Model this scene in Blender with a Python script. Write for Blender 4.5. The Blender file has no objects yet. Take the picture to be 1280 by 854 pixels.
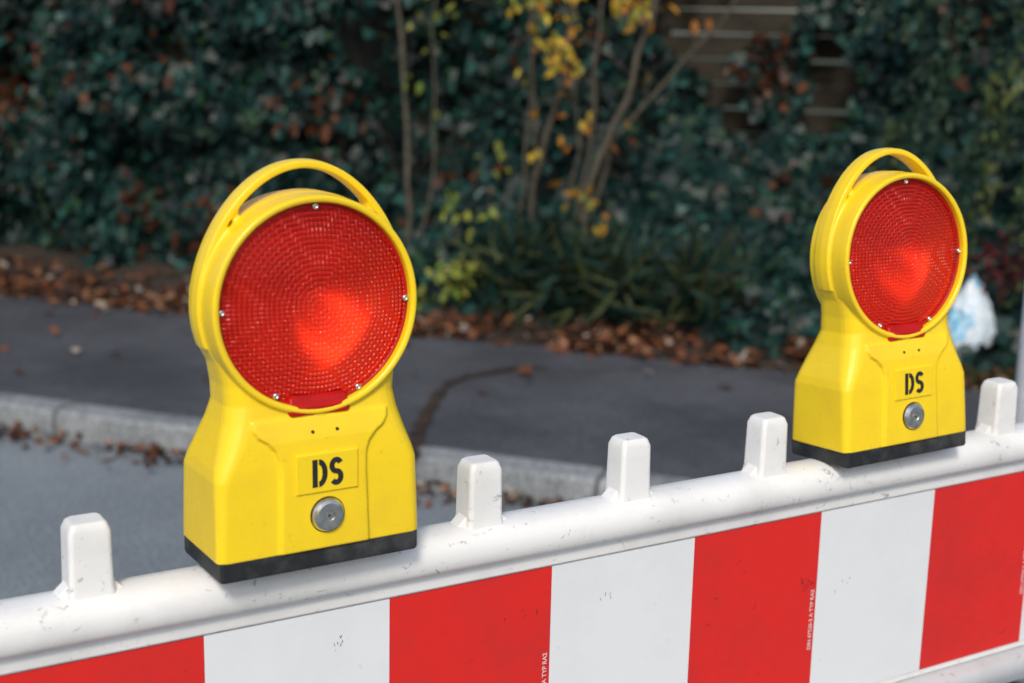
import bpy, bmesh, math, random
import numpy as np
from mathutils import Vector, Matrix, noise as mnoise

random.seed(7); rng = np.random.default_rng(11)
scene = bpy.context.scene
COL = scene.collection

# ------------------------------------------------------------------ materials
def mat_new(name):
    m = bpy.data.materials.new(name); m.use_nodes = True
    nt = m.node_tree
    b = nt.nodes["Principled BSDF"]
    return m, nt, b

def N(nt, t, **kw):
    n = nt.nodes.new(t)
    for k, v in kw.items():
        setattr(n, k, v)
    return n

def noise_node(nt, scale, detail=4, rough=.6, coord=None, dist=0):
    n = N(nt, 'ShaderNodeTexNoise')
    n.inputs['Scale'].default_value = scale
    n.inputs['Detail'].default_value = detail
    n.inputs['Roughness'].default_value = rough
    n.inputs['Distortion'].default_value = dist
    if coord is None:
        tc = N(nt, 'ShaderNodeTexCoord'); coord = tc.outputs['Object']
    nt.links.new(coord, n.inputs['Vector'])
    return n

def ramp(nt, fac, stops):
    r = N(nt, 'ShaderNodeValToRGB')
    e = r.color_ramp.elements
    while len(e) > 1: e.remove(e[-1])
    e[0].position = stops[0][0]; e[0].color = (*stops[0][1], 1)
    for p, c in stops[1:]:
        x = e.new(p); x.color = (*c, 1)
    nt.links.new(fac, r.inputs['Fac'])
    return r

def mix(nt, fac, a, b, mode='MIX'):
    m = N(nt, 'ShaderNodeMix', data_type='RGBA', blend_type=mode)
    if isinstance(fac, (int, float)): m.inputs[0].default_value = fac
    else: nt.links.new(fac, m.inputs[0])
    for s, v in ((6, a), (7, b)):
        if isinstance(v, tuple): m.inputs[s].default_value = (*v, 1)
        else: nt.links.new(v, m.inputs[s])
    return m.outputs[2]

def bump(nt, b, h, strength=.3, dist=.001):
    bp = N(nt, 'ShaderNodeBump')
    bp.inputs['Strength'].default_value = strength
    bp.inputs['Distance'].default_value = dist
    nt.links.new(h, bp.inputs['Height'])
    nt.links.new(bp.outputs['Normal'], b.inputs['Normal'])
    return bp

def G(v): return (v, v, v)

def plastic(name, col, dirt, rough=.4, dirt_amt=.5, nscale=9, fine=60, bstr=.15, th=.64):
    m, nt, b = mat_new(name)
    n1 = noise_node(nt, nscale, 6, .65)
    n2 = noise_node(nt, fine, 5, .7, dist=1.5)
    r1 = ramp(nt, n1.outputs['Fac'], [(.45, G(0)), (.75, G(dirt_amt))])
    r2 = ramp(nt, n2.outputs['Fac'], [(th, G(0)), (th + .08, G(min(1, dirt_amt * 1.6)))])
    c = mix(nt, r1.outputs['Color'], col, dirt)
    c = mix(nt, r2.outputs['Color'], c, tuple(x * .45 for x in dirt))
    nt.links.new(c, b.inputs['Base Color'])
    rr = ramp(nt, n1.outputs['Fac'], [(.3, G(rough * .8)), (.7, G(min(1, rough * 1.4)))])
    nt.links.new(rr.outputs['Color'], b.inputs['Roughness'])
    n3 = noise_node(nt, 220, 3, .6)
    bump(nt, b, n3.outputs['Fac'], bstr, .0006)
    return m

M_white = plastic("white_plastic", (.80, .80, .79), (.42, .42, .40), .40, .42, 8, 48, th=.61)
M_yellow = plastic("yellow_plastic", (.92, .65, .014), (.60, .36, .03), .27, .28, 14, 70, .12, th=.64)
M_rubber = plastic("black_rubber", (.012, .014, .016), (.10, .10, .095), .6, .6, 30, 150, .5)
M_filmW = plastic("white_film", (.75, .77, .79), (.48, .49, .50), .38, .25, 6, 40, .05, th=.66)
M_filmR = plastic("red_film", (.70, .018, .013), (.34, .02, .02), .38, .45, 7, 40, .05, th=.65)
M_ink = plastic("black_ink", (.012, .012, .012), (.05, .05, .04), .5, .3, 60, 150)
M_mark = plastic("white_ink", (.7, .6, .6), (.4, .3, .3), .5, .3, 60, 150)

m, nt, b = mat_new("lock_metal"); M_metal = m
b.inputs['Metallic'].default_value = 1
nn = noise_node(nt, 150, 4)
r_ = ramp(nt, nn.outputs['Fac'], [(.3, (.62, .60, .56)), (.7, (.85, .83, .78))])
nt.links.new(r_.outputs['Color'], b.inputs['Base Color']); b.inputs['Roughness'].default_value = .27
bump(nt, b, nn.outputs['Fac'], .25, .0006)

m, nt, b = mat_new("galvanised_metal"); M_galv = m
b.inputs['Metallic'].default_value = .3
nn = noise_node(nt, 20, 4)
r_ = ramp(nt, nn.outputs['Fac'], [(.3, (.55, .58, .62)), (.7, (.7, .72, .75))])
nt.links.new(r_.outputs['Color'], b.inputs['Base Color']); b.inputs['Roughness'].default_value = .45

m, nt, b = mat_new("reflector_silver"); M_refl = m
nn = noise_node(nt, 30, 2)
r_ = ramp(nt, nn.outputs['Fac'], [(.3, (.88, .88, .88)), (.7, (.96, .96, .96))])
nt.links.new(r_.outputs['Color'], b.inputs['Base Color'])
b.inputs['Metallic'].default_value = .75; b.inputs['Roughness'].default_value = .42

# prismatic red lens: coloured transparency + moulded prisms
m, nt, b = mat_new("red_lens"); M_lens = m
tc = N(nt, 'ShaderNodeTexCoord')
def math_(op, a, c=0):
    q = N(nt, 'ShaderNodeMath', operation=op)
    for i, v in enumerate((a, c)):
        if isinstance(v, (int, float)): q.inputs[i].default_value = v
        else: nt.links.new(v, q.inputs[i])
    return q.outputs[0]
sx = N(nt, 'ShaderNodeSeparateXYZ'); nt.links.new(tc.outputs['Object'], sx.inputs[0])
X, Z = sx.outputs['X'], sx.outputs['Z']
PP = 2 * math.pi
gx = math_('SINE', math_('MULTIPLY', X, PP / .0040)); gz = math_('SINE', math_('MULTIPLY', Z, PP / .0040))
rad = math_('SQRT', math_('ADD', math_('MULTIPLY', X, X), math_('MULTIPLY', Z, Z)))
gr = math_('SINE', math_('MULTIPLY', rad, PP / .0047))
h2 = math_('ADD', math_('MULTIPLY', math_('ADD', gx, gz), .75), math_('MULTIPLY', gr, 1.2))
bp = bump(nt, b, h2, .8, .0008)
big = noise_node(nt, 14, 2, .5, tc.outputs['Object'])
cc = ramp(nt, big.outputs['Fac'], [(.35, (.54, .007, .006)), (.65, (.76, .014, .009))])
nt.links.new(cc.outputs['Color'], b.inputs['Base Color'])
b.inputs['Roughness'].default_value = .20
b.inputs['Coat Weight'].default_value = .30; b.inputs['Coat Roughness'].default_value = .05
tr = N(nt, 'ShaderNodeBsdfTransparent'); tr.inputs['Color'].default_value = (1, .20, .09, 1)
ms = N(nt, 'ShaderNodeMixShader')
f = math_('ADD', math_('MULTIPLY', h2, .11), .58)
nt.links.new(f, ms.inputs[0])
nt.links.new(b.outputs[0], ms.inputs[1]); nt.links.new(tr.outputs[0], ms.inputs[2])
nt.links.new(ms.outputs[0], nt.nodes['Material Output'].inputs['Surface'])

m, nt, b = mat_new("red_plastic"); M_redp = m
nn = noise_node(nt, 60, 3)
r_ = ramp(nt, nn.outputs['Fac'], [(.3, (.36, .004, .003)), (.7, (.50, .007, .005))])
nt.links.new(r_.outputs['Color'], b.inputs['Base Color']); b.inputs['Roughness'].default_value = .45
b.inputs['Specular IOR Level'].default_value = .3

def ground_mat(name, c1, c2, c3, big=1.2, rough=.9, fine=180, bstr=.6, bd=.004):
    m, nt, b = mat_new(name)
    n1 = noise_node(nt, big, 5, .6)
    n2 = noise_node(nt, fine, 3, .7)
    n3 = noise_node(nt, 14, 5, .7)
    r1 = ramp(nt, n1.outputs['Fac'], [(.35, c1), (.65, c2)])
    r2 = ramp(nt, n2.outputs['Fac'], [(.35, G(.55)), (.5, G(1)), (.68, G(1.7))])
    c = mix(nt, 1.0, r1.outputs['Color'], r2.outputs['Color'], 'MULTIPLY')
    r3 = ramp(nt, n3.outputs['Fac'], [(.52, G(0)), (.75, G(.6))])
    c = mix(nt, r3.outputs['Color'], c, c3)
    nt.links.new(c, b.inputs['Base Color']); b.inputs['Roughness'].default_value = rough
    bump(nt, b, n2.outputs['Fac'], bstr, bd)
    return m

M_path = ground_mat("footway_asphalt", (.038, .042, .050), (.076, .080, .092), (.028, .030, .034), 1.8, fine=80)
M_road = ground_mat("road_asphalt", (.15, .175, .195), (.21, .24, .26), (.12, .135, .145), .8, fine=80)
M_kerb = ground_mat("kerb_concrete", (.16, .175, .185), (.27, .29, .30), (.06, .06, .055), 3, fine=90)
M_soil = ground_mat("soil", (.022, .015, .010), (.045, .03, .02), (.012, .012, .008), 5, fine=60, bd=.01)
M_grd = ground_mat("ground_grass", (.03, .04, .015), (.05, .06, .025), (.03, .025, .015), 2, fine=60)
M_crack = ground_mat("crack_debris", (.016, .012, .009), (.05, .026, .014), (.01, .01, .008), 20, fine=120)

def leaf_mat(name, rough=.4, transl=.25, spec=.5):
    m, nt, b = mat_new(name)
    a = N(nt, 'ShaderNodeAttribute'); a.attribute_name = 'Col'
    c = a.outputs['Color']
    nt.links.new(c, b.inputs['Base Color']); b.inputs['Roughness'].default_value = rough
    b.inputs['Specular IOR Level'].default_value = spec
    if transl > 0:
        t = N(nt, 'ShaderNodeBsdfTranslucent'); nt.links.new(c, t.inputs['Color'])
        ms = N(nt, 'ShaderNodeMixShader'); ms.inputs[0].default_value = transl
        nt.links.new(b.outputs[0], ms.inputs[1]); nt.links.new(t.outputs[0], ms.inputs[2])
        nt.links.new(ms.outputs[0], nt.nodes['Material Output'].inputs['Surface'])
    return m
M_ivy = leaf_mat("ivy_leaves", .42, 0, .22)
M_litter = leaf_mat("dry_leaves", .7, 0, .3)
M_shrubleaf = leaf_mat("shrub_leaves", .5, .4, .3)
M_grass = leaf_mat("grass_blades", .5, .3, .3)

m, nt, b = mat_new("bark"); M_bark = m
nn = noise_node(nt, 30, 5, .7)
r_ = ramp(nt, nn.outputs['Fac'], [(.3, (.028, .026, .018)), (.7, (.12, .10, .072))])
nt.links.new(r_.outputs['Color'], b.inputs['Base Color']); b.inputs['Roughness'].default_value = .85
bump(nt, b, nn.outputs['Fac'], .7, .004)
m, nt, b = mat_new("weathered_wood"); M_wood = m
tcw = N(nt, 'ShaderNodeTexCoord'); mp = N(nt, 'ShaderNodeMapping'); mp.inputs['Scale'].default_value = (1, 1, 12)
nt.links.new(tcw.outputs['Object'], mp.inputs['Vector'])
nn = noise_node(nt, 6, 6, .7, mp.outputs['Vector'])
r_ = ramp(nt, nn.outputs['Fac'], [(.3, (.020, .018, .014)), (.7, (.075, .064, .048))])
nt.links.new(r_.outputs['Color'], b.inputs['Base Color']); b.inputs['Roughness'].default_value = .9
b.inputs['Specular IOR Level'].default_value = .15
m, nt, b = mat_new("hedge_shade_backing"); M_dark = m
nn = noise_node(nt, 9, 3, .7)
r_ = ramp(nt, nn.outputs['Fac'], [(.3, (.003, .005, .004)), (.7, (.010, .012, .008))])  # near-black colour stands in for the deep shade inside the foliage
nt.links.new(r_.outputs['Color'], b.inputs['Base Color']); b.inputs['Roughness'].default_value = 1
m, nt, b = mat_new("bag_plastic"); M_bag = m
nn = noise_node(nt, 9, 2)
r_ = ramp(nt, nn.outputs['Fac'], [(.42, (.52, .62, .70)), (.52, (.66, .72, .78)), (.56, (.08, .36, .58)), (.66, (.42, .62, .72))])
nt.links.new(r_.outputs['Color'], b.inputs['Base Color']); b.inputs['Roughness'].default_value = .35

# ------------------------------------------------------------------ helpers
def link(o, parent=None):
    COL.objects.link(o)
    if parent: o.parent = parent
    return o
def mk(name, verts, faces, mat, parent=None, smooth=False, loc=None):
    me = bpy.data.meshes.new(name); me.from_pydata([tuple(v) for v in verts], [], faces); me.update()
    bm = bmesh.new(); bm.from_mesh(me); bmesh.ops.recalc_face_normals(bm, faces=bm.faces); bm.to_mesh(me); bm.free()
    if mat: me.materials.append(mat)
    if smooth: me.polygons.foreach_set('use_smooth', [True] * len(me.polygons))
    o = bpy.data.objects.new(name, me); link(o, parent)
    if loc: o.location = loc
    return o
def empty(name, loc=(0, 0, 0)):
    e = bpy.data.objects.new(name, None); e.location = loc; e.empty_display_size = .1; link(e); return e
def bevel(o, w, seg=2, angle=35):
    md = o.modifiers.new('bevel', 'BEVEL'); md.width = w; md.segments = seg
    md.limit_method = 'ANGLE'; md.angle_limit = math.radians(angle)
    for p in o.data.polygons: p.use_smooth = True
    wn = o.modifiers.new('wn', 'WEIGHTED_NORMAL'); wn.keep_sharp = False
    return o
def boxg(x0, x1, y0, y1, z0, z1):
    v = [(x, y, z) for x in (x0, x1) for y in (y0, y1) for z in (z0, z1)]
    f = [(0, 1, 3, 2), (4, 6, 7, 5), (0, 4, 5, 1), (2, 3, 7, 6), (0, 2, 6, 4), (1, 5, 7, 3)]
    return v, f
def box(name, a, mat, parent=None, bw=0):
    v, f = boxg(*a); o = mk(name, v, f, mat, parent)
    if bw: bevel(o, bw)
    return o
def merge(parts):
    V, F = [], []
    for v, f in parts:
        k = len(V); V += list(v); F += [tuple(i + k for i in q) for q in f]
    return V, F
def loftg(loops, cap=True):
    n = len(loops[0]); V = [p for l in loops for p in l]; F = []
    for k in range(len(loops) - 1):
        for i in range(n):
            j = (i + 1) % n
            F.append((k * n + i, k * n + j, (k + 1) * n + j, (k + 1) * n + i))
    if cap:
        F.append(tuple(range(n))[::-1]); F.append(tuple((len(loops) - 1) * n + i for i in range(n)))
    return V, F
def rr(w, yf, yb, r, z, n=6, xc=0):
    P = []
    for cx, cy, a0 in ((w - r, yf + r, -90), (w - r, yb - r, 0), (-w + r, yb - r, 90), (-w + r, yf + r, 180)):
        for i in range(n):
            a = math.radians(a0 + 90 * i / (n - 1)); P.append((xc + cx + r * math.cos(a), cy + r * math.sin(a), z))
    return P
def latheg(prof, seg=96, cx=0, cz=0, closed=False):
    V, F = [], []; m = len(prof)
    for i in range(seg):
        a = 2 * math.pi * i / seg
        for r, y in prof: V.append((cx + r * math.cos(a), y, cz + r * math.sin(a)))
    rng_ = m if closed else m - 1
    for i in range(seg):
        j = (i + 1) % seg
        for k in range(rng_):
            l = (k + 1) % m
            F.append((i * m + k, j * m + k, j * m + l, i * m + l))
    return V, F
def extx(prof, x0, x1, nseg=1):
    loops = []
    for k in range(nseg + 1):
        x = x0 + (x1 - x0) * k / nseg
        loops.append([(x, y, z) for y, z in prof])
    return loftg(loops)
def tubeg(pts, rads, n=8):
    loops = []; pts = [Vector(p) for p in pts]
    for i, p in enumerate(pts):
        t = (pts[min(i + 1, len(pts) - 1)] - pts[max(i - 1, 0)]).normalized()
        a = t.orthogonal().normalized() if i == 0 else (a - t * a.dot(t)).normalized()
        bb = t.cross(a)
        loops.append([tuple(p + rads[i] * (a * math.cos(2 * math.pi * k / n) + bb * math.sin(2 * math.pi * k / n))) for k in range(n)])
    return loftg(loops)

# ------------------------------------------------------------------ warning lights
Z0 = .965
LC = 1.2080 - Z0           # lens centre height (local)
RB = .0920                 # bore radius
def z_(z): return z - Z0
def build_housing():
    secs = [(.983, .1005, -.0465, .054, .008), (1.02, .1000, -.046, .053, .009), (1.057, .0995, -.0455, .052, .011), (1.067, .0975, -.045, .050, .014),
            (1.085, .0915, -.0435, .046, .018), (1.105, .0855, -.0410, .038, .02), (1.122, .0825, -.0385, .030, .02),
            (1.140, .0840, -.037, .026, .018), (1.162, .0890, -.036, .02, .016), (1.19, .0945, -.035, .014, .016)]
    v, f = loftg([rr(w, yf, yb, r, z_(z)) for z, w, yf, yb, r in secs])
    body = mk("tmp_body", v, f, None)
    v, f = latheg([(0.0001, -.08), (RB + .001, -.08), (RB + .001, .08), (.0001, .08)], 96, 0, LC, True)
    cut = mk("tmp_cut", v, f, None)
    md = body.modifiers.new('b', 'BOOLEAN'); md.operation = 'DIFFERENCE'; md.object = cut; md.solver = 'EXACT'
    dg = bpy.context.evaluated_depsgraph_get()
    me = bpy.data.meshes.new_from_object(body.evaluated_get(dg))
    parts = [([tuple(q.co) for q in me.vertices], [tuple(p.vertices) for p in me.polygons])]
    bpy.data.objects.remove(body); bpy.data.objects.remove(cut)
    parts.append(latheg([(RB, -.0420), (RB + .001, -.0438), (.0965, -.0445), (.0984, -.043), (.0992, -.036), (.0996, -.020), (.1006, -.018), (.1006, .004),
                         (.0996, .006), (.0985, .018), (.0965, .0205), (RB, .020), (RB - .002, .016), (RB - .002, -.028), (RB, -.030)], 144, 0, LC, True))
    rows = [(.984, .0445, -.0500), (1.055, .0425, -.0492), (1.070, .0430, -.0487), (1.080, .0462, -.0482), (1.088, .053, -.0475), (1.094, .062, -.0462), (1.100, .066, -.0447), (1.108, .067, -.0425)]
    parts.append(loftg([rr(w, yf, -.02, .003, z_(z), 4, .0015) for z, w, yf in rows]))
    # handle: an oval hoop springing tangentially from the ring
    loops = []
    nn_ = 80
    def lift_(th): return .0240 * max(0, math.sin(th)) ** 1.1
    for i in range(nn_ + 1):
        th = math.radians(-20 + 220 * i / nn_)
        lift = lift_(th)
        def P(r, y):
            return (r * math.cos(th), y, LC + (r + lift) * math.sin(th))
        ro = .1030; ri = .0965
        hd = .0115; y0 = -.006
        loops.append([P(ro, y0 - hd), P(ro + .0012, y0), P(ro, y0 + hd), P(ri, y0 + hd), P(ri - .0010, y0), P(ri, y0 - hd)])
    parts.append(loftg(loops))
    for a in (48, 132):
        th = math.radians(a)
        p0 = Vector((.094 * math.cos(th), 0, LC + .094 * math.sin(th)))
        p1 = Vector((.0995 * math.cos(th), 0, LC + (.0995 + lift_(th)) * math.sin(th)))
        u = (p1 - p0).normalized(); w = Vector((-u.z, 0, u.x)); L = []
        for t, ww in ((0, .0050), (.5, .0028), (1, .0048)):
            p = p0.lerp(p1, t)
            L.append([tuple(p + w * k * ww + Vector((0, y, 0))) for k, y in ((-1, -.0155), (1, -.0155), (1, .004), (-1, .004))])
        parts.append(loftg(L))
    v, f = merge(parts)
    o = mk("tmp_h", v, f, None)
    md = o.modifiers.new('r', 'REMESH'); md.mode = 'VOXEL'; md.voxel_size = .00105; md.use_smooth_shade = True
    sm = o.modifiers.new('s', 'SMOOTH'); sm.iterations = 4; sm.factor = .5
    dg = bpy.context.evaluated_depsgraph_get(); dg.update()
    me = bpy.data.meshes.new_from_object(o.evaluated_get(dg))
    bpy.data.objects.remove(o)
    me.name = "lamp_housing"; me.materials.clear(); me.materials.append(M_yellow)
    me.polygons.foreach_set('use_smooth', [True] * len(me.polygons))
    return me
ME_housing = build_housing()

def lens_geo(sign):
    V = [(0, 0, 0)]; F = []; R = RB - .0012; nr, ns = 14, 96
    for i in range(1, nr + 1):
        r = R * i / nr
        for k in range(ns):
            a = 2 * math.pi * k / ns
            V.append((r * math.cos(a), sign * .012 * (r / R) ** 2, r * math.sin(a)))
    for k in range(ns): F.append((0, 1 + k, 1 + (k + 1) % ns))
    for i in range(nr - 1):
        for k in range(ns):
            a = 1 + i * ns + k; b_ = 1 + i * ns + (k + 1) % ns
            F.append((a, a + ns, b_ + ns, b_))
    return V, F
def bowl_geo():
    V = [(0, .014, LC)]; F = []; nr, ns = 28, 120; R = RB - .0020
    for i in range(1, nr + 1):
        r = R * i / nr
        y = .014 - (6.4 * r * r if r < .066 else .02788 + .42 * (r - .066))
        for k in range(ns):
            a = 2 * math.pi * k / ns
            V.append((r * math.cos(a), y + .0042 * math.sin(3 * a + .6) * math.sin(math.pi * r / R) , LC + r * math.sin(a)))
    for k in range(ns): F.append((0, 1 + k, 1 + (k + 1) % ns))
    for i in range(nr - 1):
        for k in range(ns):
            a = 1 + i * ns + k; b_ = 1 + i * ns + (k + 1) % ns
            F.append((a, a + ns, b_ + ns, b_))
    return V, F

def stroke(pts, w):
    L, R = [], []
    for i, p in enumerate(pts):
        a = pts[max(i - 1, 0)]; c = pts[min(i + 1, len(pts) - 1)]
        t = Vector((c[0] - a[0], c[1] - a[1])).normalized(); n = Vector((-t.y, t.x))
        L.append((p[0] + n.x * w, p[1] + n.y * w)); R.append((p[0] - n.x * w, p[1] - n.y * w))
    return L, R
def flat_strip(L, R, y0, y1):
    loops = []
    for l, r in zip(L, R):
        loops.append([(l[0], y0, l[1]), (r[0], y0, r[1]), (r[0], y1, r[1]), (l[0], y1, l[1])])
    return loftg(loops)

def warning_light(loc, rot, scl=1):
    e = empty("warning_light", loc); e.rotation_euler = tuple(math.radians(a) for a in rot); e.scale = (scl, scl, scl)
    h = bpy.data.objects.new("housing", ME_housing); link(h, e)
    v, f = loftg([rr(.0975, -.0450, .0535, .004, 0, 4), rr(.0985, -.0462, .0545, .004, .003, 4), rr(.0985, -.0462, .0545, .004, .016, 4), rr(.0985, -.0462, .0545, .004, .0195, 4)])
    o = mk("rubber_foot", v, f, M_rubber, e, True); bevel(o, .001, 2)
    v, f = lens_geo(1); mk("front_lens", v, f, M_lens, e, True, (0, -.0470, LC))
    v, f = lens_geo(-1); mk("rear_lens", v, f, M_lens, e, True, (0, .0240, LC))
    v, f = bowl_geo(); mk("reflector", v, f, M_refl, e, True)
    v, f = latheg([(RB - .0028, -.0352), (RB - .0015, -.0366), (RB - .0002, -.0366), (RB - .0002, -.030), (RB - .0028, -.030)], 128, 0, LC, True)
    mk("lens_rim", v, f, M_redp, e, True)
    v, f = loftg([rr(.0285, -.0432, -.03, .003, z_(1.1095), 4), rr(.0300, -.0438, -.03, .003, z_(1.112), 4), rr(.0300, -.0438, -.03, .003, z_(1.1170), 4),
                  rr(.0290, -.0422, -.03, .003, z_(1.1190), 4), rr(.0285, -.0400, -.03, .003, z_(1.1250), 4), rr(.025, -.036, -.03, .003, z_(1.128), 4)])
    o = mk("lens_tab", v, f, M_redp, e, True); bevel(o, .0008, 2)
    for i, a in enumerate((90, 180, 0, 243, 297)):
        c, s = math.cos(math.radians(a)), math.sin(math.radians(a))
        r = .0885
        v, f = latheg([(.0001, -.0386), (.0012, -.0386), (.0013, -.0398), (.0026, -.0394), (.0031, -.0380), (.0031, -.034)], 16, r * c, LC + r * s)
        mk("screw_%d" % (i + 1), v, f, M_metal, e, True)
    ox = .003
    v, f = loftg([[(ox + x, y, z_(z)) for x, z in ((-s1, 1.0566 - s2), (s1, 1.0566 - s2), (s1, 1.0566 + s2), (-s1, 1.0566 + s2))] for y, s1, s2 in ((-.045, .0305, .0185), (-.0506, .0305, .0185), (-.0513, .0297, .0177))])
    o = mk("label_plate", v, f, M_yellow, e); bevel(o, .0003, 2)
    zc = z_(1.0566); y0, y1 = -.0517, -.0508
    parts = [flat_strip([(-.0150, zc - .0130), (-.0150, zc + .0130)], [(-.0100, zc - .0130), (-.0100, zc + .0130)], y0, y1)]
    L, R = [], []
    for k in range(15):
        a = math.radians(-88 + 176 * k / 14)
        L.append((-.0088 + .0036 * math.cos(a), zc + .0080 * math.sin(a))); R.append((-.0088 + .0086 * math.cos(a), zc + .0131 * math.sin(a)))
    parts.append(flat_strip(L, R, y0, y1))
    p = [(.0085 + .0044 * math.cos(math.radians(a)), zc + .0053 + .0054 * math.sin(math.radians(a))) for a in range(25, 255, 20)]
    p += [(.0085 + .0044 * math.cos(math.radians(a)), zc - .0055 + .0054 * math.sin(math.radians(a))) for a in range(75, -160, -20)]
    L, R = stroke(p, .0025); parts.append(flat_strip(L, R, y0, y1))
    v, f = merge([([(x + ox, y, z) for x, y, z in pv], pf) for pv, pf in parts]); mk("stencil_letters", v, f, M_ink, e)
    for x in (-.012 + ox, .012 + ox):
        v, f = latheg([(.0001, -.0470), (.0015, -.0470), (.0015, -.043)], 12, x, z_(1.0945)); mk("drain_hole", v, f, M_ink, e)
    v, f = latheg([(.0001, -.0540), (.0040, -.0540), (.0044, -.0528), (.0052, -.0528), (.0056, -.0545), (.0115, -.0549), (.0145, -.0538), (.0158, -.0515), (.0158, -.046)], 48, ox, z_(1.0160))
    mk("lock_bolt", v, f, M_metal, e, False)
    v, f = latheg([(.0162, -.0505), (.0170, -.0502), (.0170, -.046)], 48, ox, z_(1.0160)); mk("lock_recess", v, f, M_ink, e)
    v, f = latheg([(.0001, -.0546), (.0016, -.0546), (.0016, -.053)], 3, ox, z_(1.0160)); mk("lock_key_slot", v, f, M_ink, e)
    return e
PEG0 = -.0910
warning_light((PEG0 + .0005, 0, Z0 - .0005), (-.8, 0, .8))
warning_light((.6665, .005, Z0 - .003), (-4.6, -1.2, -1.0), .985)

# ------------------------------------------------------------------ barrier
bar = empty("traffic_barrier")
XA, XB = -1.06, 1.26
prof = [(-.004, .9015), (-.0045, .914), (-.0065, .918), (-.0125, .9205), (-.0165, .926), (-.0185, .934), (-.018, .943), (-.0145, .951), (-.008, .9565), (.002, .9595), (.014, .960),
        (.026, .9585), (.034, .954), (.0395, .946), (.041, .936), (.039, .926), (.034, .920), (.030, .917), (.029, .9015)]
v, f = extx(prof, XA, XB); o = mk("top_rail", v, f, M_white, bar, True); bevel(o, .002, 2, 50)
box("panel_board", (XA + .01, XB - .01, .0005, .0255, .645, .9022), M_white, bar, .002)
V = []; F = []; mi = []
S = .19
xs = [XA + .015] + [S * k for k in range(-5, 7)] + [XB - .015]
yF = -.0012
for i in range(len(xs) - 1):
    a, c = xs[i], xs[i + 1]
    g, fc = boxg(a, c - .0004, yF, .001, .655, .8995)
    k = len(V); V += g; F += [tuple(q + k for q in t) for t in fc]
    idx = math.floor((a + c) / 2 / S)
    mi += [0 if idx % 2 == 0 else 1] * 6
o = mk("reflective_stripes", V, F, None, bar); o.data.materials.append(M_filmR); o.data.materials.append(M_filmW)
o.data.polygons.foreach_set('material_index', mi)
prof2 = [(.0, .6445), (-.010, .6425), (-.0175, .636), (-.0205, .626), (-.0195, .615), (-.014, .606), (-.004, .601), (.014, .600), (.032, .603), (.041, .612), (.043, .626), (.039, .638), (.028, .6445)]
v, f = extx(prof2, XA, XB); o = mk("middle_rail", v, f, M_white, bar, True)
v, f = extx([(y, z - .45) for y, z in prof2], XA, XB); mk("bottom_rail", v, f, M_white, bar, True)
parts = []
for k in range(15):
    x = XA + .09 + k * .153
    parts.append(loftg([rr(.014, .0, .028, .006, z, 4, x) for z in (.19, .605)]))
v, f = merge(parts); mk("fence_bars", v, f, M_white, bar, True)
for i, x in enumerate((XA + .0, XB - .0)):
    v, f = loftg([rr(.02, -.008, .034, .008, z, 5, x) for z in (.02, .93)]); mk("end_post_%d" % (i + 1), v, f, M_white, bar, True)
    v, f = loftg([rr(w_, -.38 + q, .41 - q, .04, z, 5, x) for w_, q, z in ((.14, 0, .003), (.14, .0, .07), (.12, .02, .095))])
    o = mk("rubber_base_%d" % (i + 1), v, f, M_rubber, bar, True); bevel(o, .006, 2, 40)
for k in range(-4, 8):
    x = .0995 + (k - 1) * .1945 + (.008 if k == 1 else 0)
    parts = []
    yc = .013
    if k in (0, 4): tops = ((.950, .0215, .0185, .005), (.961, .0205, .0178, .005), (.975, .0190, .0165, .005))
    else: tops = ((.950, .0215, .0185, .005), (.961, .0205, .0178, .005), (.966, .0196, .0172, .005), (1.004, .0190, .0166, .005), (1.0165, .0188, .0164, .005), (1.0235, .0160, .0142, .005), (1.0255, .0130, .0115, .004))
    parts.append(loftg([rr(w_, yc - d_, yc + d_, r_2, z, 5, x) for z, w_, d_, r_2 in tops]))
    w2 = .035
    web = [(x - w2, .953), (x - w2 + .006, .9595), (x - .026, .9625), (x - .021, .967), (x - .015, .974), (x + .015, .974), (x + .021, .967), (x + .026, .9625), (x + w2 - .006, .9595), (x + w2, .953)]
    parts.append(loftg([[(a, y, c) for a, c in web] for y in (yc - .009, yc + .009)]))
    v, f = merge(parts); o = mk("peg_%d" % (k + 5), v, f, M_white, bar, True); bevel(o, .0015, 2, 40)
def film_text(x, z, body, mat, size=.0075):
    cu = bpy.data.curves.new("film_print", 'FONT'); cu.body = body; cu.size = size; cu.extrude = .0001; cu.offset = .0001
    to = bpy.data.objects.new("tmp", cu); COL.objects.link(to)
    dg = bpy.context.evaluated_depsgraph_get()
    me = bpy.data.meshes.new_from_object(to.evaluated_get(dg)); bpy.data.objects.remove(to)
    me.materials.clear(); me.materials.append(mat)
    o = bpy.data.objects.new("film_print", me); link(o, bar)
    o.matrix_local = Matrix.Translation((x, yF - .0004, z)) @ Matrix.Rotation(math.radians(90), 4, 'X') @ Matrix.Rotation(math.radians(90), 4, 'Z')
for xx in (.186, .566, .946):
    film_text(xx, .725, "DIN 67520-2 A TYP RA2", M_mark)
parts = []
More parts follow.
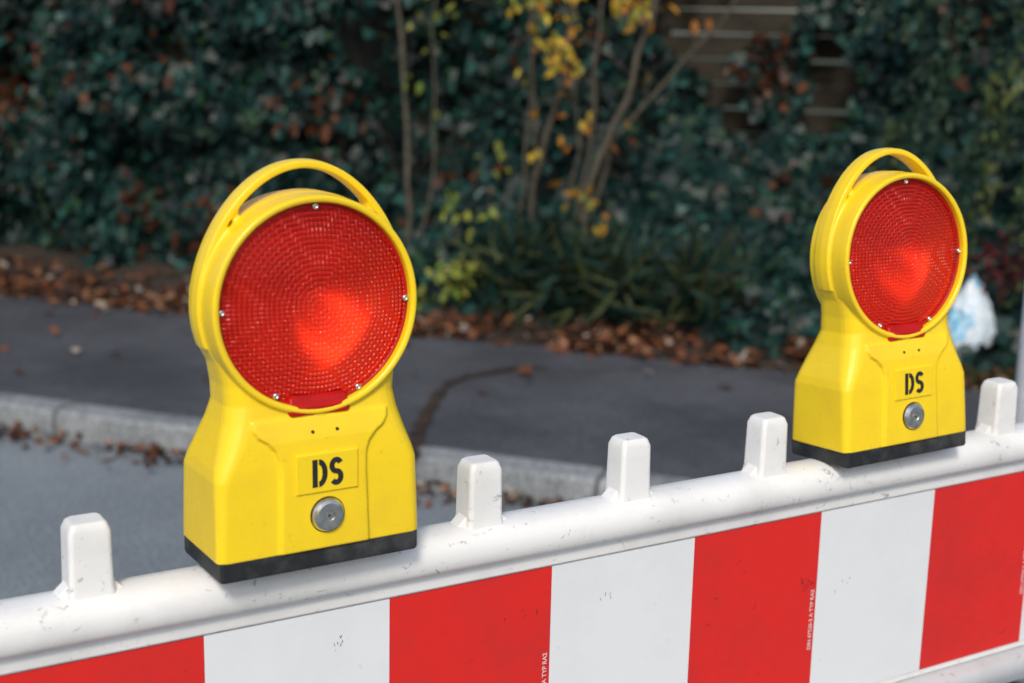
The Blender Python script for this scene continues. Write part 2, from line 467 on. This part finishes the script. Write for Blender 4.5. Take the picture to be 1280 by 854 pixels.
for cx_, cz_, n_, sp in ((-.055, .862, 9, .006), (.262, .855, 4, .008), (.155, .845, 5, .012), (.62, .80, 4, .010), (.86, .80, 4, .01), (-.30, .87, 4, .01), (.40, .80, 3, .02)):
    for q in range(n_):
        x = cx_ + random.gauss(0, sp); z = cz_ + random.gauss(0, sp); a = random.uniform(-.9, .9) + 1.2; L = random.uniform(.001, .004); w_ = random.uniform(.0002, .0006)
        dx, dz = math.cos(a) * L, math.sin(a) * L; px, pz = -math.sin(a) * w_, math.cos(a) * w_
        parts.append(([(x - dx, yF - .0004, z - dz), (x + px, yF - .0004, z + pz), (x + dx, yF - .0004, z + dz), (x - px, yF - .0004, z - pz)], [(0, 1, 2, 3)]))
v, f = merge(parts); mk("scuff_marks", v, f, M_ink, bar)

# ------------------------------------------------------------------ street axes
Nn = Vector((.768, .640, 0)); Nn.normalize(); Dd = Vector((Nn.y, -Nn.x, 0))
def W(n, d, z=0): return Nn * n + Dd * d + Vector((0, 0, z))
KERB = 2.85; BACK = 4.60
def sheet(name, n0, n1, d0, d1, z, mat, nx=1, ny=1, fz=None):
    V = []; F = []
    for i in range(nx + 1):
        for j in range(ny + 1):
            n = n0 + (n1 - n0) * i / nx; d = d0 + (d1 - d0) * j / ny
            V.append(W(n, d, z + (fz(n, d) if fz else 0)))
    for i in range(nx):
        for j in range(ny):
            a = i * (ny + 1) + j; F.append((a, a + ny + 1, a + ny + 2, a + 1))
    return mk(name, V, F, mat, None, True)
sheet("ground", -300, 300, -300, 300, -.012, M_grd)
sheet("road", -6, KERB + .01, -60, 60, 0, M_road)
sheet("footway", KERB + .11, BACK, -60, 60, .098, M_path, 6, 400, lambda n, d: .006 * mnoise.noise(Vector((n, d, 0)) * 1.3))
def vz(n, d):
    t = max(0, n - BACK)
    return .02 * mnoise.noise(Vector((n, d, 3)) * 3) + .10 * min(1, t / 1.2) + (-.02 if t < .001 else 0)
sheet("verge", BACK - .02, 9, -14, 10, .088, M_soil, 30, 160, vz)
kp = empty("kerb")
for i, k in enumerate(range(-14, 10)):
    d0 = k * 1.0 + .42; d1 = d0 + .990
    prof3 = [(KERB, -.05), (KERB, .085), (KERB + .006, .100), (KERB + .018, .106), (KERB + .125, .106), (KERB + .125, -.05)]
    loops = []
    dz = random.uniform(-.003, .003)
    for q in range(9):
        dd = d0 + (d1 - d0) * q / 8
        loops.append([tuple(W(n + .004 * mnoise.noise(Vector((dd * 9, z * 9, i))), dd, z + dz)) for n, z in prof3])
    v, f = loftg(loops); o = mk("kerb_stone_%d" % (i + 1), v, f, M_kerb, kp, False); bevel(o, .006, 2)
def crack(name, pts, w):
    P = []
    for a, c in zip(pts[:-1], pts[1:]):
        for q in range(10):
            t = q / 10; P.append((a[0] * (1 - t) + c[0] * t + random.uniform(-.012, .012), a[1] * (1 - t) + c[1] * t + random.uniform(-.012, .012)))
    V = []; F = []
    for i, p in enumerate(P):
        a = P[max(i - 1, 0)]; c = P[min(i + 1, len(P) - 1)]
        t = Vector((c[0] - a[0], c[1] - a[1])).normalized()
        ww = w * random.uniform(.4, 1.2) * (1 if 3 < i < len(P) - 4 else .4)
        V += [(p[0] - t.y * ww, p[1] + t.x * ww, .1075), (p[0] + t.y * ww, p[1] - t.x * ww, .1075)]
    for i in range(len(P) - 1): F.append((2 * i, 2 * i + 1, 2 * i + 3, 2 * i + 2))
    mk(name, V, F, M_crack)
crack("footway_crack", [(1.35, 2.62), (1.52, 2.92), (1.62, 3.08), (1.86, 3.42), (1.99, 3.56), (2.12, 3.63), (2.34, 3.665), (2.5, 3.64)], .026)
crack("footway_crack", [(2.3, 3.665), (2.6, 3.5), (2.85, 3.42), (3.1, 3.2)], .006)

# ------------------------------------------------------------------ leaves
def template(kind):
    if kind == 'ivy':
        p = [(0, 0, 0), (.30, -.10, .05), (.50, .16, .10), (.30, .36, .04), (.34, .66, .03), (.0, 1.0, -.10), (-.34, .66, .03), (-.30, .36, .04), (-.50, .16, .10), (-.30, -.10, .05)]
    elif kind == 'dry':
        p = [(0, 0, 0), (.26, .1, .16), (.42, .4, .22), (.30, .72, .14), (0, 1.0, .22), (-.30, .72, .02), (-.42, .4, .12), (-.26, .1, .12)]
    elif kind == 'blade':
        p = [(-.05, 0, 0), (.05, 0, 0), (.04, .55, .06), (0, 1, .25), (-.03, .55, .06)]
    else:
        p = [(0, 0, 0), (.2, .25, .05), (.24, .55, .04), (0, 1.0, -.05), (-.24, .55, .04), (-.2, .25, .05)]
    return np.array(p, dtype=np.float64)
def leaves(name, pos, nrm, size, cols, kind, mat, up=(0, 0, -1), spin=.6):
    T = template(kind); k = len(pos); m_ = len(T)
    nrm = nrm / np.linalg.norm(nrm, axis=1, keepdims=True)
    upv = np.array(up, float) + rng.normal(0, spin, (k, 3))
    yv = upv - nrm * np.sum(upv * nrm, 1, keepdims=True); yv /= np.linalg.norm(yv, axis=1, keepdims=True) + 1e-9
    xv = np.cross(yv, nrm)
    fold = rng.uniform(-.6, 1.6, (k, 1, 1))
    P = (pos[:, None, :] + size[:, None, None] * (T[None, :, 0:1] * xv[:, None, :] + T[None, :, 1:2] * yv[:, None, :] + fold * T[None, :, 2:3] * nrm[:, None, :]))
    me = bpy.data.meshes.new(name)
    me.vertices.add(k * m_); me.vertices.foreach_set('co', P.ravel())
    me.loops.add(k * m_); me.loops.foreach_set('vertex_index', np.arange(k * m_, dtype=np.int32))
    me.polygons.add(k); me.polygons.foreach_set('loop_start', np.arange(0, k * m_, m_, dtype=np.int32))
    me.update(calc_edges=True)
    at = me.attributes.new('Col', 'FLOAT_COLOR', 'FACE')
    at.data.foreach_set('color', np.hstack([cols, np.ones((k, 1))]).ravel())
    me.materials.append(mat)
    o = bpy.data.objects.new(name, me); link(o); return o
def toW(n, d, z):
    A = np.array(Nn); B = np.array(Dd)
    return n[:, None] * A + d[:, None] * B + np.stack([0 * z, 0 * z, z], 1)
def pick(pal, k, w=None, jit=.25):
    pal = np.array(pal); i = rng.choice(len(pal), k, p=w)
    return pal[i] * rng.uniform(1 - jit, 1 + jit, (k, 1))
def sst(a, b, x):
    t = np.clip((x - a) / (b - a), 0, 1); return t * t * (3 - 2 * t)
def fnoise(d, z, s, seed):
    return np.array([mnoise.noise(Vector((a * s, b_ * s, seed))) for a, b_ in zip(d, z)])

# ivy hedge
K = 84000
d = np.concatenate([rng.uniform(-6.2, 1.4, int(K * .87)), rng.uniform(-11, 5, K - int(K * .87))])
z = rng.uniform(.08, 2.5, K)
def face(d, z):
    left = 5.40 + .05 * z
    toe = 4.95 + 1.7 * np.clip(z - .15, 0, 9)
    cen = np.minimum(toe, 6.45); rgt = np.minimum(4.88 + 1.3 * np.clip(z - .12, 0, 9), 6.05)
    wc = sst(-3.1, -2.6, d); wr_ = sst(-.35, .15, d)
    return left * (1 - wc) + cen * wc * (1 - wr_) + rgt * wr_
cl = fnoise(d, z, 2.2, 1.0); c2 = fnoise(d, z, 6.5, 5.0)
n = face(d, z) + .36 * cl + .16 * c2 + rng.exponential(.07, K)
keep = np.ones(K, bool)
win = (d > -1.35 + .15 * c2) & (d < -.25 + .2 * cl) & (z > .98 + .2 * c2)
keep &= ~(win & (cl + .6 * c2 < .24))
keep &= ~((c2 < -.28) & (rng.random(K) < .8))
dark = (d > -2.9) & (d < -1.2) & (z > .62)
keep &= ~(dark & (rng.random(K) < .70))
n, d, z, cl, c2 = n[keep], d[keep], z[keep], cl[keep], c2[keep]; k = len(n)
cols = pick([(.0035, .017, .014), (.006, .028, .024), (.016, .060, .050), (.003, .011, .011), (.020, .055, .024)], k, [.32, .29, .14, .21, .04], .35)
brown = (fnoise(d, z, 1.9, 9.0) + .06 * (d < -3) - .25 * (d > -2.8) + rng.normal(0, .30, k)) > .52
cols[brown] = pick([(.060, .020, .010), (.095, .034, .014), (.038, .015, .008)], brown.sum())
nr_ = -np.array(Nn)[None, :] * 1.0 + np.array([0, 0, .30])[None, :] + rng.normal(0, .52, (k, 3))
leaves("ivy_hedge", toW(n, d, z), nr_, rng.uniform(.042, .085, k), cols, 'ivy', M_ivy)
def backing(name, off, d0, d1):  # dark sheet added behind the leaves, painted as the shade between them
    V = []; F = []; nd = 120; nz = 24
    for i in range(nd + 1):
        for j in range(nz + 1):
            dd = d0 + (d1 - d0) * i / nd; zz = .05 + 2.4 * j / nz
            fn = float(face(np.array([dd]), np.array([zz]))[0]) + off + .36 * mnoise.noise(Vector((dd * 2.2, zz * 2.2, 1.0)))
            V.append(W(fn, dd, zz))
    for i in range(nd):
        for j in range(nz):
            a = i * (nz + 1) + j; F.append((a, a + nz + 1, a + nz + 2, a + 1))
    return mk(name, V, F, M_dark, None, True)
backing("hedge_shade_backing", .28, -11, -2.9)
backing("shrub_shade_backing", .45, -3.0, -1.35)
backing("bush_shade_backing", .45, .0, 5)

# wooden fence behind
wf = empty("wooden_fence")
for i in range(16):
    z0 = .12 + i * .135
    loops = []
    for q in range(13):
        dd = -4 + 8 * q / 12
        loops.append([tuple(W(nn_, dd, zz + .006 * math.sin(i * 3 + q))) for nn_, zz in ((6.85, z0), (6.82, z0 + .124), (6.855, z0 + .124), (6.885, z0))])
    v, f = loftg(loops); mk("plank_%d" % (i + 1), v, f, M_wood, wf)
for i in range(5):
    dd = -3.7 + i * 1.9
    v, f = loftg([[tuple(W(a, c, zz)) for a, c in ((6.90, dd), (6.90, dd + .09), (6.98, dd + .09), (6.98, dd))] for zz in (.1, 2.35)]); mk("post_%d" % (i + 1), v, f, M_wood, wf)

# shrub stems
def stem_pts(P, n0, n1, jit=.02):
    out = []
    for i, (dd, zz) in enumerate(P):
        t = i / (len(P) - 1); out.append(W(n0 + (n1 - n0) * t, dd + random.uniform(-jit, jit), zz + 0))
    o2 = []
    for a, c in zip(out[:-1], out[1:]):
        for q in range(4): o2.append(a.lerp(c, q / 4) + Vector((random.uniform(-1, 1), random.uniform(-1, 1), 0)) * .010)
    o2.append(out[-1]); return o2
def shrub(name, stems, leafspots, lcols, lsize, w=None):
    e = empty(name); tips = []
    parts = []
    for P, n0, n1, r0, r1 in stems:
        pts = stem_pts(P, n0, n1); k = len(pts)
        parts.append(tubeg(pts, [r0 + (r1 - r0) * i / (k - 1) for i in range(k)], 8))
        for q in range(int(k * .35), k):
            if random.random() < .5:
                a = pts[q]; dr = Vector((random.uniform(-1, 1), random.uniform(-1, 1), random.uniform(.2, 1))).normalized()
                L = random.uniform(.12, .35)
                tw = [a, a + dr * L * .5 + Vector((0, 0, .02)), a + dr * L]
                parts.append(tubeg(tw, [.0035, .0025, .0012], 5)); tips.append(tw[-1]); tips.append(tw[1])
    v, f = merge(parts); mk("stems", v, f, M_bark, e, True)
    pos = []
    for (nn_, dd, zz, cnt, sp) in leafspots:
        for q in range(cnt):
            pos.append(W(nn_, dd, zz) + Vector((random.gauss(0, sp), random.gauss(0, sp), random.gauss(0, sp * .9))))
    for t in tips:
        if random.random() < .45: pos.append(t)
    pos = np.array(pos); k = len(pos)
    o = leaves("leaves", pos, rng.normal(0, .8, (k, 3)) + np.array([-.5, -.8, .6]), rng.uniform(lsize * .6, lsize * 1.2, k), pick(lcols, k, w, .35), 'oval', M_shrubleaf)
    o.parent = e
    return e
shrub("shrub", [([(-2.36, .1), (-2.32, .55), (-2.36, 1.1), (-2.44, 1.7), (-2.50, 2.4)], 5.35, 5.5, .016, .009),
                ([(-2.34, .1), (-2.22, .8), (-2.28, 1.5), (-2.1, 2.3)], 5.40, 5.6, .008, .004)],
      [(5.4, -2.38, 1.35, 5, .08), (5.2, -2.0, .62, 16, .07), (4.95, -1.90, .33, 56, .05), (4.9, -2.06, .22, 22, .05), (5.3, -1.9, .8, 8, .07), (5.4, -2.15, 1.55, 8, .05)],
      [(.25, .29, .05), (.15, .23, .04), (.34, .35, .06)], .064)
shrub("shrub", [([(-1.72, .1), (-1.71, .7), (-1.60, 1.2), (-1.50, 1.8), (-1.42, 2.4)], 5.5, 5.6, .018, .010),
                ([(-1.85, .1), (-1.80, .7), (-1.78, 1.3), (-1.82, 2.3)], 5.6, 5.7, .010, .006),
                ([(-1.70, .1), (-1.68, .9), (-1.72, 1.6), (-1.66, 2.3)], 5.5, 5.4, .008, .005)],
      [(5.4, -1.72, 1.60, 18, .045), (5.35, -1.52, 1.36, 32, .05), (5.4, -1.52, 1.58, 12, .055), (5.3, -1.2, 1.60, 20, .045), (5.4, -1.5, .95, 6, .1), (5.3, -1.42, .72, 12, .035), (5.4, -1.60, 1.48, 12, .065)],
      [(.55, .37, .03), (.62, .48, .05), (.50, .22, .02), (.32, .32, .05)], .066)
shrub("shrub", [([(-1.42, .12), (-1.36, .75), (-1.22, 1.15), (-1.10, 1.55), (-1.0, 2.3)], 5.35, 5.4, .021, .011),
                ([(-1.40, .5), (-1.26, .95), (-1.02, 1.28), (-.80, 1.50), (-.5, 2.0)], 5.4, 5.5, .011, .006),
                ([(-1.50, .3), (-1.42, 1.0), (-1.40, 1.6), (-1.3, 2.3)], 5.5, 5.6, .012, .006),
                ([(-1.6, .2), (-1.52, .9), (-1.58, 1.4), (-1.5, 2.2)], 5.6, 5.7, .010, .005)],
      [(5.35, -1.15, 1.55, 10, .07), (5.3, -1.3, .6, 7, .05), (5.3, -1.42, .98, 7, .06)],
      [(.50, .24, .02), (.42, .15, .02), (.50, .36, .04)], .062)
# right shrub, finer and lighter, in drooping sprays
K = 7500
c = rng.integers(0, 80, K)
s_d = rng.uniform(.0, 1.9, 80); s_z = rng.uniform(.9, 2.4, 80); s_n = rng.uniform(4.95, 5.35, 80); s_len = rng.uniform(.4, .9, 80)
t = rng.random(K)
zz = s_z[c] - t * s_len[c] + .1; ok = (zz > .15) & ~((zz > 1.35) & (rng.random(K) < .4))
dd = s_d[c] + .15 * t ** 1.5 * np.sign(s_d[c] - 1.0) + rng.normal(0, .035, K); nn2 = s_n[c] - .25 * t ** 1.2 + rng.normal(0, .035, K)
dd, zz, nn2, c = dd[ok], zz[ok], nn2[ok], c[ok]; K = len(dd)
pc = pick([(.024, .054, .034), (.040, .082, .036), (.075, .12, .036), (.12, .14, .036)], 80, [.38, .34, .19, .09])
leaves("bush", toW(nn2, dd, zz), rng.normal(0, .7, (K, 3)) + np.array([-.5, -.7, .3]), rng.uniform(.025, .050, K), pc[c] * rng.uniform(.6, 1.4, (K, 1)), 'oval', M_shrubleaf, up=(0, 0, -1), spin=.35)
K = 200
leaves("red_plant", toW(rng.normal(5.0, .07, K), rng.normal(.52, .09, K), rng.normal(.56, .06, K)), rng.normal(0, 1, (K, 3)), rng.uniform(.03, .055, K), pick([(.08, .018, .024), (.12, .03, .03)], K), 'oval', M_shrubleaf)
# trailing grass tufts in the middle
K = 800
c = rng.integers(0, 9, K); cd_ = rng.uniform(-1.7, -.6, 9)[c]; cn = rng.uniform(4.9, 5.3, 9)[c]
P = toW(cn + rng.normal(0, .05, K), cd_ + rng.normal(0, .06, K), np.full(K, .2) + rng.uniform(0, .25, K))
leaves("grass_tufts", P, rng.normal(0, 1, (K, 3)), rng.uniform(.12, .3, K), pick([(.015, .045, .035), (.035, .075, .05), (.08, .10, .04)], K), 'blade', M_grass, up=(-.1, -.2, .5), spin=.6)

# leaf litter
def litter(name, n, d, z, size=(.03, .065), flat=.45, dim=1.0):
    k = len(n)
    nr = np.array([0, 0, 1.0])[None, :] + rng.normal(0, flat, (k, 3)); nr[:, 2] = np.abs(nr[:, 2]) + .1
    pal = [(.15, .050, .020), (.20, .080, .032), (.09, .034, .016), (.30, .16, .09), (.04, .02, .012), (.42, .35, .28)]
    P = toW(n, d, z)
    P[:, 2] += .004
    return leaves(name, P, nr, rng.uniform(*size, k), dim * pick(pal, k, [.24, .18, .24, .10, .19, .05]), 'dry', M_litter, up=(0, 0, 0), spin=1)
K = 5200
dd = np.concatenate([rng.uniform(-6.5, 1.5, 4300), rng.uniform(-12, 6, 900)]); t = rng.beta(1.1, 2.4, K)
edge = BACK - .06 + .20 * fnoise(dd, dd * 0, 1.6, 2.) + .08 * fnoise(dd, dd * 0, 7, 3.)
nn2 = edge + t * .8
zz = np.array([.095 + vz(a, b_) for a, b_ in zip(nn2, dd)]) + rng.uniform(0, .035, K); zz = np.maximum(zz, .108)
kp2 = (fnoise(dd, nn2, 2.4, 8.) + rng.normal(0, .2, K) > -.08)
litter("leaf_litter", nn2[kp2], dd[kp2], zz[kp2], dim=.85)
K = 3000
dd = rng.uniform(-8, 5, K); t = rng.exponential(.055, K)
gk = fnoise(dd, dd * 0, 1.9, 4.) + rng.normal(0, .15, K) > -.15
litter("gutter_leaves", (KERB - .015 - t)[gk], dd[gk], rng.uniform(.004, .025, K)[gk], (.02, .045), dim=.85)
K = 50
dd = rng.uniform(-6, 1.5, K); litter("scattered_leaves", KERB + .3 + (BACK - KERB - .3) * rng.random(K) ** .5, dd, np.full(K, .109), (.03, .055), .25)
litter("scattered_leaves", np.array([4.05, 4.2, 3.6, 3.2, 4.35, 3.0, 3.9]), np.array([-1.2, -.45, -.2, -1.5, -1.9, -1.55, .2]), np.full(7, .11), (.06, .075), .25)

# grass patch at right
K = 6000
dd = rng.uniform(.05, 3, K); nn2 = BACK + .05 + rng.beta(1.2, 1.6, K) * .6
leaves("grass", toW(nn2, dd, np.array([.085 + vz(a, b_) for a, b_ in zip(nn2, dd)])), rng.normal(0, 1, (K, 3)), rng.uniform(.04, .10, K), pick([(.05, .10, .03), (.08, .13, .04), (.12, .13, .05)], K), 'blade', M_grass, up=(0, 0, 1), spin=.4)

# plastic bag
bm = bmesh.new(); bmesh.ops.create_icosphere(bm, subdivisions=5, radius=1)
for v in bm.verts:
    p = v.co.copy(); t = (p.z + 1) / 2
    r = 1.0 - .50 * max(0, t - .4) / .6
    k = 1 + .16 * mnoise.noise(p * 2.2) + .12 * abs(mnoise.noise(p * 5.0 + Vector((3, 0, 0)))) - .10 * abs(mnoise.noise(Vector((p.x * 9, p.y * 9, p.z * 3))))
    v.co = Vector((p.x * .125 * r * k, p.y * .105 * r * k, p.z * .19 * k + .17 + (.03 * t if p.x > 0 else 0)))
    if v.co.z < .005: v.co.z = .005
me = bpy.data.meshes.new("plastic_bag"); bm.to_mesh(me); bm.free(); me.materials.append(M_bag)
me.polygons.foreach_set('use_smooth', [True] * len(me.polygons))
o = bpy.data.objects.new("plastic_bag", me); link(o); o.location = W(4.96, .42, .11)

# pole at the right edge
mp_ = empty("metal_post", (1.665, .60, 0))
v, f = tubeg([(0, 0, .04), (0, 0, 1.0), (0, 0, 2.0)], [.021] * 3, 24); mk("tube", v, f, M_galv, mp_, True)
v, f = loftg([rr(a, -a * .6, a * .6, .02, z, 5) for a, z in ((.2, .002), (.2, .07), (.18, .10))]); o = mk("foot", v, f, M_rubber, mp_)

# ------------------------------------------------------------------ light
w = bpy.data.worlds.new("World"); scene.world = w; w.use_nodes = True
nt = w.node_tree; bg = nt.nodes['Background']
sky = nt.nodes.new('ShaderNodeTexSky'); sky.sky_type = 'NISHITA'; sky.sun_disc = False
EL, AZ = math.radians(42), math.radians(215)
sky.sun_elevation = EL; sky.sun_rotation = AZ
sky.air_density = 1.0; sky.dust_density = 2.4; sky.ozone_density = 1.0
nt.links.new(sky.outputs[0], bg.inputs['Color']); bg.inputs['Strength'].default_value = .14
sd = bpy.data.lights.new("sun", 'SUN'); sd.energy = 2.15; sd.angle = math.radians(12); sd.color = (1, .94, .84)
so = bpy.data.objects.new("sun", sd); link(so)
sv = Vector((math.sin(AZ) * math.cos(EL), math.cos(AZ) * math.cos(EL), math.sin(EL)))
so.rotation_euler = sv.to_track_quat('Z', 'Y').to_euler()

# ------------------------------------------------------------------ camera
cd = bpy.data.cameras.new("camera"); cam = bpy.data.objects.new("camera", cd); link(cam)
R = Matrix(((.8596, .0900, -.5031), (-.5106, .1939, -.8377), (.0221, .9769, .2126)))
cam.matrix_world = Matrix.Translation((-.581, -1.192, 1.45)) @ R.to_4x4()
cd.lens = 50; cd.sensor_width = 36; cd.clip_start = .05; cd.clip_end = 1000
cd.dof.use_dof = True; cd.dof.focus_distance = 1.46; cd.dof.aperture_fstop = 4.4
scene.camera = cam
scene.view_settings.view_transform = 'Standard'; scene.view_settings.look = 'None'; scene.view_settings.exposure = 0
